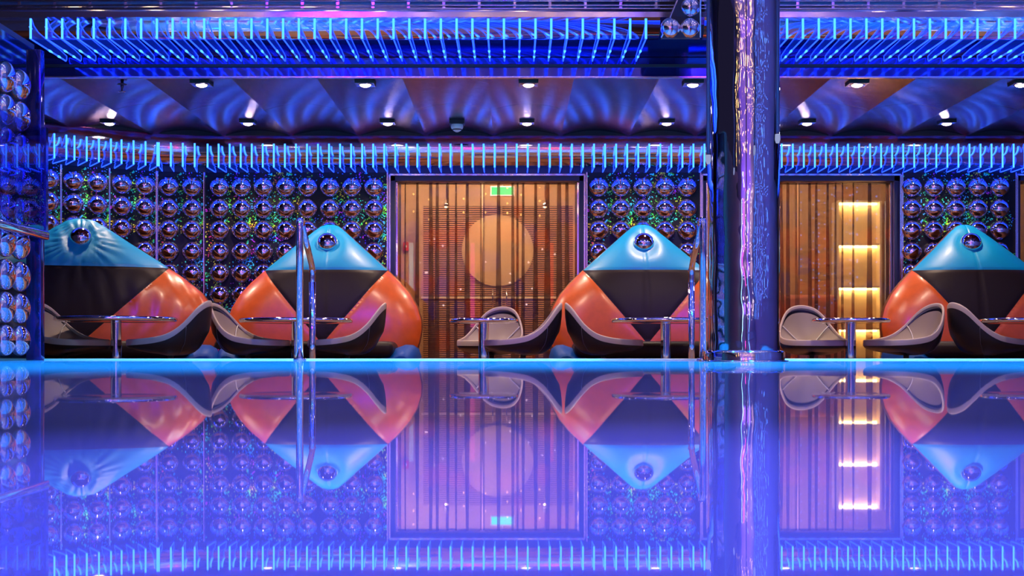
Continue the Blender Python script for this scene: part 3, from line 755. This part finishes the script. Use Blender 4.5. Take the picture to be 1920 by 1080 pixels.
# ------------------------------------------------------------------ tub chairs
RIM = [(0.0, 0.0), (0.2, 0.012), (0.39, 0.05), (0.57, 0.125), (0.71, 0.30), (0.82, 0.55), (0.90, 0.79), (0.96, 0.93), (1.0, 1.0)]
def rimh(v):
    for (a, ha), (b, hb) in zip(RIM[:-1], RIM[1:]):
        if v <= b:
            u = (v-a)/(b-a); return ha+(hb-ha)*u
    return 1.0
def outline(th):
    # th = 0 at the back (+y), front is flatter
    c, s = math.cos(th), math.sin(th)
    e = 2.0 if c > 0 else 3.2
    r = 1.0/((abs(s)**e+abs(c)**e)**(1/e))
    return 0.265*r*s, 0.315*r*c
def chair_meshes():
    NT = 56; ths = [2*PI*k/NT for k in range(NT)]
    def rim(th):
        x, y = outline(th); v = (y+0.315)/0.63
        return x, y, 0.462+0.300*rimh(v)
    def sm(th):   # smoothed rim height
        return sum(rim(th+d)[2] for d in (-0.12, -0.06, 0, 0.06, 0.12))/5
    pad = []; 
    tt = [0.0, 0.15, 0.3, 0.45, 0.58, 0.7, 0.8, 0.88, 0.95]
    for q in tt:
        row = []
        for th in ths:
            x, y, _ = rim(th); z = sm(th)
            zs = 0.425+0.02*(-y)
            zz = zs+(z-zs)*q**3.2
            row.append((x*q*0.97, (y*q-0.02*(1-q))*0.97, zz))
        pad.append(row)
    mp = MB(); mp.grid(pad, closed=True)
    # rim band
    rb = []
    for i in range(9):
        a = PI*i/8
        row = []
        for th in ths:
            x, y, _ = rim(th); z = sm(th)
            q = 0.955-0.035*math.cos(a)*1.0
            row.append((x*q, y*q, z-0.004+0.016*math.sin(a)-0.012*(i == 0)-0.030*(i == 8)))
        rb.append(row)
    mr = MB(); mr.grid(rb, closed=True)
    out = []
    for i in range(11):
        u = i/10*PI/2
        row = []
        for th in ths:
            x, y, _ = rim(th); z = sm(th)-0.03
            q = 0.985*math.sin(u)**0.62 if i else 0.0
            bulge = 0.955 if y > 0 else 0.97
            zb = 0.352+0.028*max(0, -y/0.315)
            row.append((x*q, y*q*(1 if i > 6 else bulge), zb+(z-zb)*(1-math.cos(u))**1.15))
        out.append(row)
    mo = MB(); mo.grid(out, closed=True)
    pms = []; sms = []
    for s in (-1, 1):
        pm = MB(); sm_ = MB(); pms.append(pm); sms.append(sm_)
        pts = []
        for k in range(12):
            q = 0.12+0.84*k/11; th = s*(0.15+0.78*k/11)*1.0
            x, y, _ = rim(th); z = sm(th); zs = 0.425+0.02*(-y)
            pts.append((x*q*0.96, (y*q-0.02*(1-q))*0.96-0.004, zs+(z-zs)*q**3.2+0.005))
        pm.tube(pts, 0.0042, 6)
        # outer side seam
        pts = []
        for k in range(9):
            u = (0.25+0.75*k/8)*PI/2; th = s*0.95
            x, y, _ = rim(th); z = sm(th)-0.03; q = 0.985*math.sin(u)**0.62+0.004
            pts.append((x*q, y*q*(1 if u > 0.95 else 0.955), 0.352+(z-0.352)*(1-math.cos(u))**1.15))
        sm_.tube(pts, 0.0022, 6)
    ped = MB(); ped.lathe([(0.0001, 0.36), (0.022, 0.36), (0.022, 0.03), (0.0001, 0.03)], n=16)
    bs = MB(); bs.lathe([(0.0001, 0.032), (0.08, 0.028), (0.165, 0.012), (0.17, 0.0), (0.0001, 0.0)], n=28)
    res = []
    for nm, mb, m in (('seat_pad', mp, chairin_m), ('rim', mr, chairrim_m), ('shell', mo, chairout_m), ('piping', pms[0], piping_m), ('piping', pms[1], piping_m), ('outer_seam', sms[0], seam_m), ('outer_seam', sms[1], seam_m), ('pedestal', ped, chrome), ('base', bs, chrome)):
        o = mb.build(nm, m); res.append((nm, o.data)); bpy.data.objects.remove(o)
    return res
CHAIR = chair_meshes()
CD = 10.2
def chair(px, D, face, label):
    """face: heading of the open front in degrees; 0 = towards the camera, 90 = to the right"""
    t = empty('tub_chair', ((px-CX)*D/F, D, 0), math.radians(face)); tag(t, label, 'chair', 'low tub chairs on chrome pedestals')
    last = {}
    for nm, d in CHAIR:
        par = last['seat_pad'] if nm == 'piping' else last['shell'] if nm == 'outer_seam' else t
        last[nm] = link(nm, d, par)
chair(122, 9.75, 68, 'taupe tub chair at the left edge, facing right beside the long table')
chair(320, 9.75, -92, 'tub chair with black shell right of the leftmost table, facing left')
chair(466, CD, 80, 'tub chair left of the table by the left handrail, facing right')
chair(651, CD, -85, 'tub chair right of the left handrail, facing left')
chair(922, 10.85, -18, 'tub chair facing forward behind the small table at the left window')
chair(981, CD, -88, 'tub chair seen from the side right of the small left table')
chair(1132, CD, 88, 'tub chair left of the table in front of the middle sofa')
chair(1522, 10.5, 4, 'tub chair facing the stage right of the chrome column')
chair(1699, CD, -68, 'tub chair turned left in front of the right sofa, seat edge visible')
chair(1850, CD, 100, 'tub chair at the right edge seen from behind, dark shell')

# ------------------------------------------------------------------ tables
def table(px, D, r, label, z=0.645):
    br = 0.19 if r > 0.4 else 0.135
    t = empty('round_table', ((px-CX)*D/F, D, 0)); tag(t, label, 'table', 'round pedestal tables with chrome edge')
    top = MB().lathe([(0.0001, z+0.0005), (r-0.018, z), (r-0.018, z-0.03), (0.0001, z-0.03)], n=48).build('top', tabletop_m, t)
    pr = [(r-0.02, z-0.001)]+[(r-0.017+0.017*math.cos(a), z-0.017+0.017*math.sin(a)) for a in [PI/2-PI*k/10 for k in range(11)]]+[(r-0.02, z-0.033), (0.06, z-0.031)]
    MB().lathe(pr, n=56).build('chrome_edge', chrome, top)
    MB().lathe([(0.041, 0.02), (0.041, z-0.03)], n=28).build('stem', chrome, t)
    MB().lathe([(0.0001, 0.03), (0.05, 0.03), (0.06, 0.025), (br-0.005, 0.012), (br, 0.0), (0.0001, 0.0)], n=40).build('base', chrome, t)
table(218, 9.75, 0.457, 'large round table before the corner sofa, chrome edge')
table(556, CD, 0.45, 'large round table behind the left handrail')
table(907, CD, 0.275, 'small round table in front of the left window')
table(1248, CD, 0.44, 'large round table behind the right handrail and column')
table(1595, CD, 0.308, 'small round table in front of the right window')
table(1945, CD, 0.45, 'round table cut off by the right edge of the picture')

# ------------------------------------------------------------------ handrails
def handrail(x, label):
    t = empty('handrail', (x, 8.42, STAGE)); tag(t, label, 'handrail')
    pts = [(0, 0, 0), (0, 0, 0.86)]
    A = Vector((0, 0, 0.955)); dirn = Vector((0, 0.56, -0.33)).normalized()
    for k in range(1, 9):
        a = k/9
        q = Vector((0, 0, 0.86)).lerp(A, a).lerp(A.lerp(A+dirn*0.10, a), a); pts.append(q)
    B = A+dirn*0.62; pts += [A+dirn*0.10, B-dirn*0.05]
    for k in range(1, 6):
        a = k/6; q = (B-dirn*0.05).lerp(B, a).lerp(B.lerp(B+Vector((0, 0, -0.06)), a), a); pts.append(q)
    pts += [B+Vector((0, 0, -0.06)), B+Vector((0, 0, -0.40))]
    MB().tube(pts[:11], 0.024, 16).build('post', chrome, t)
    MB().tube(pts[10:], 0.021, 16).build('sloping_rail', chrome, t)
    MB().tube([(B.x, B.y, B.z-0.10), (B.x, B.y, -STAGE)], 0.023, 16).build('post', chrome, t)
    MB().lathe([(0.0001, 0.012), (0.04, 0.012), (0.045, 0.0), (0.0001, 0.0)], n=20).build('flange', chrome, t)
    MB().lathe([(0.0001, 0.012), (0.04, 0.012), (0.045, 0.0), (0.0001, 0.0)], c=(B.x, B.y, -STAGE), n=20).build('flange', chrome, t)
    MB().lathe([(0.0001, 0.026), (0.018, 0.02), (0.027, 0), (0.018, -0.02), (0.0001, -0.026)], c=(B.x, B.y, B.z-0.02), n=16).build('joint', chrome, t)
handrail((562-CX)*8.42/F, 'chrome step handrail on the stage edge left of the left window')
handrail((1318-CX)*8.42/F, 'chrome step handrail on the stage edge beside the column')

# ------------------------------------------------------------------ the chrome column
m, nt, out = nodes_of('column_chrome')
b = N(nt, 'ShaderNodeBsdfPrincipled'); setin(b, Base_Color=(0.80, 0.80, 0.88, 1), Metallic=1.0, Roughness=0.035)
tc = N(nt, 'ShaderNodeTexCoord'); mp = N(nt, 'ShaderNodeMapping'); mp.inputs['Scale'].default_value = (5, 5, 3.4)
nz = N(nt, 'ShaderNodeTexNoise'); nz.inputs['Scale'].default_value = 1.0; nz.inputs['Detail'].default_value = 1.5
bp = N(nt, 'ShaderNodeBump'); bp.inputs['Strength'].default_value = 0.22; bp.inputs['Distance'].default_value = 0.05
nt.links.new(tc.outputs['Object'], mp.inputs[0]); nt.links.new(mp.outputs[0], nz.inputs['Vector']); nt.links.new(nz.outputs['Fac'], bp.inputs['Height'])
nt.links.new(bp.outputs[0], b.inputs['Normal']); nt.links.new(b.outputs[0], out.inputs[0])
colm = m
CDp = 7.4; CXp = (1394-CX)*CDp/F; CR = 67*CDp/F
t = empty('chrome_column', (CXp, CDp, STAGE)); tag(t, 'tall polished chrome column standing on the stage edge', 'column')
# three curved cladding sheets with narrow seams
for k in range(3):
    a0 = math.radians(-96+120*k)+0.012; a1 = a0+2*PI/3-0.024; rows = []
    for z in [0.055+5.2*j/40 for j in range(41)]:
        rows.append([(CR*math.cos(a0+(a1-a0)*i/24), CR*math.sin(a0+(a1-a0)*i/24), z) for i in range(25)])
    MB().grid(rows).build('cladding_sheet', colm, t)
MB().lathe([(CR-0.012, 0.0), (CR-0.012, 5.2)], n=32).build('core', black_m, t)
MB().lathe([(CR+0.028, 0.0), (CR+0.028, 0.05), (CR+0.022, 0.062), (CR-0.01, 0.066)], n=48).build('base_collar', chrome, t)
MB().lathe([(CR+0.05, 0.0), (CR+0.05, 0.006), (CR+0.02, 0.008)], n=48).build('base_plate', chrome, t)
# hanging rods beside the column
for px, py, D, lab in ((1328, 308, 7.0, 'slim dark pendant rod with frosted tip left of the column'), (1458, 269, 7.0, 'slim dark pendant rod with frosted tip right of the column')):
    q = P(px, py, D); t = empty('pendant_rod', (q.x, q.y, q.z)); tag(t, lab, 'pendant')
    MB().tube([(0, 0, 0.05), (0, 0, 5.6-q.z)], 0.0105, 12).build('rod', rod_m, t)
    MB().lathe([(0.0001, 0.0), (0.009, 0.002), (0.015, 0.02), (0.014, 0.05), (0.0001, 0.055)], n=16).build('frosted_tip', tip_m, t)

# ------------------------------------------------------------------ hall on the camera's side, most lamps added for mirrors to reflect
mb = MB(); rnd = random.Random(3)
for i in range(24):
    x = -4.5+9*i/23+rnd.uniform(-0.1, 0.1); y = -2.5+rnd.uniform(-0.8, 0.8)
    z = 3.1+rnd.uniform(0, 0.3)
    while z < 5.55:
        r = 0.028; mb.lathe([(0.0001, -r), (r, 0), (0.0001, r)], c=(x, y, z), n=5); z += rnd.uniform(0.2, 0.5)
o = mb.build('string_light_curtain', gold_m); tag(o, 'curtain of tiny gold string lights over the hall', 'string lights', kind='stuff')
mb = MB()
for i in range(9):
    for j in range(5):
        mb.lathe([(0.0001, -0.03), (0.085, -0.015), (0.085, 0.0), (0.0001, 0.0)], c=(-4.4+1.4*i, 7.4-1.9*j, 5.595), n=10)
o = mb.build('hall_ceiling_lights', brasslt_m); tag(o, 'small warm lights dotted over the high hall ceiling', 'ceiling lights', kind='stuff')

# invented neon tubes behind the camera, added as colour for the chrome to reflect
for x, c, lab in ((-2.3, (0.35, 0.75, 1.0), 'white-blue neon tube lamp on the hall side of the stage'), (-0.9, (1.0, 0.06, 0.5), 'magenta neon tube lamp on the hall side of the stage'),
                  (0.9, (1.0, 0.05, 0.06), 'red neon tube lamp on the hall side of the stage'), (2.6, (0.1, 0.3, 1.0), 'blue neon tube lamp on the hall side of the stage')):
    t = empty('neon_tube_lamp', (x, -4.8, STAGE)); tag(t, lab, 'floor lamp')
    MB().tube([(0, 0, 0.05), (0, 0, 2.5)], 0.05, 14).build('tube', emit('neon_'+lab.split()[0].replace('-', '_'), c, 7.0), t)
    MB().lathe([(0.0001, 0.05), (0.06, 0.05), (0.18, 0.02), (0.19, 0.0), (0.0001, 0.0)], n=24).build('base', black_m, t)

bluestr_m = emit('blue_string_bulb', (0.08, 0.28, 1.0), 14)  # invented blue bulbs, added to liven the column's reflections
mb = MB(); rnd = random.Random(5)
for i in range(26):
    y = -6.0+11.5*i/25; x = 6.8+rnd.uniform(-0.3, 0.3); z = 0.9+rnd.uniform(0, 0.3)
    while z < 5.4:
        r = 0.026; mb.lathe([(0.0001, -r), (r, 0), (0.0001, r)], c=(x, y, z), n=5); z += rnd.uniform(0.16, 0.34)
o = mb.build('string_light_curtain', bluestr_m); tag(o, 'curtain of tiny blue string lights along the right of the hall', 'string lights', kind='stuff')
mb = MB()  # bulbs added for sparkle in the chrome, standing for hall lamps
for i in range(60):
    x = rnd.uniform(-2.8, 6.0); y = rnd.uniform(-6.6, -5.4); z = rnd.uniform(0.9, 3.2); r = 0.03
    mb.lathe([(0.0001, -r), (r, 0), (0.0001, r)], c=(x, y, z), n=6)
o = mb.build('sparkle_light_wall', emit('white_sparkle_bulb', (1.0, 0.80, 0.85), 26)); tag(o, 'scattered white sparkle bulbs before the rear hall wall', 'string lights', kind='stuff')
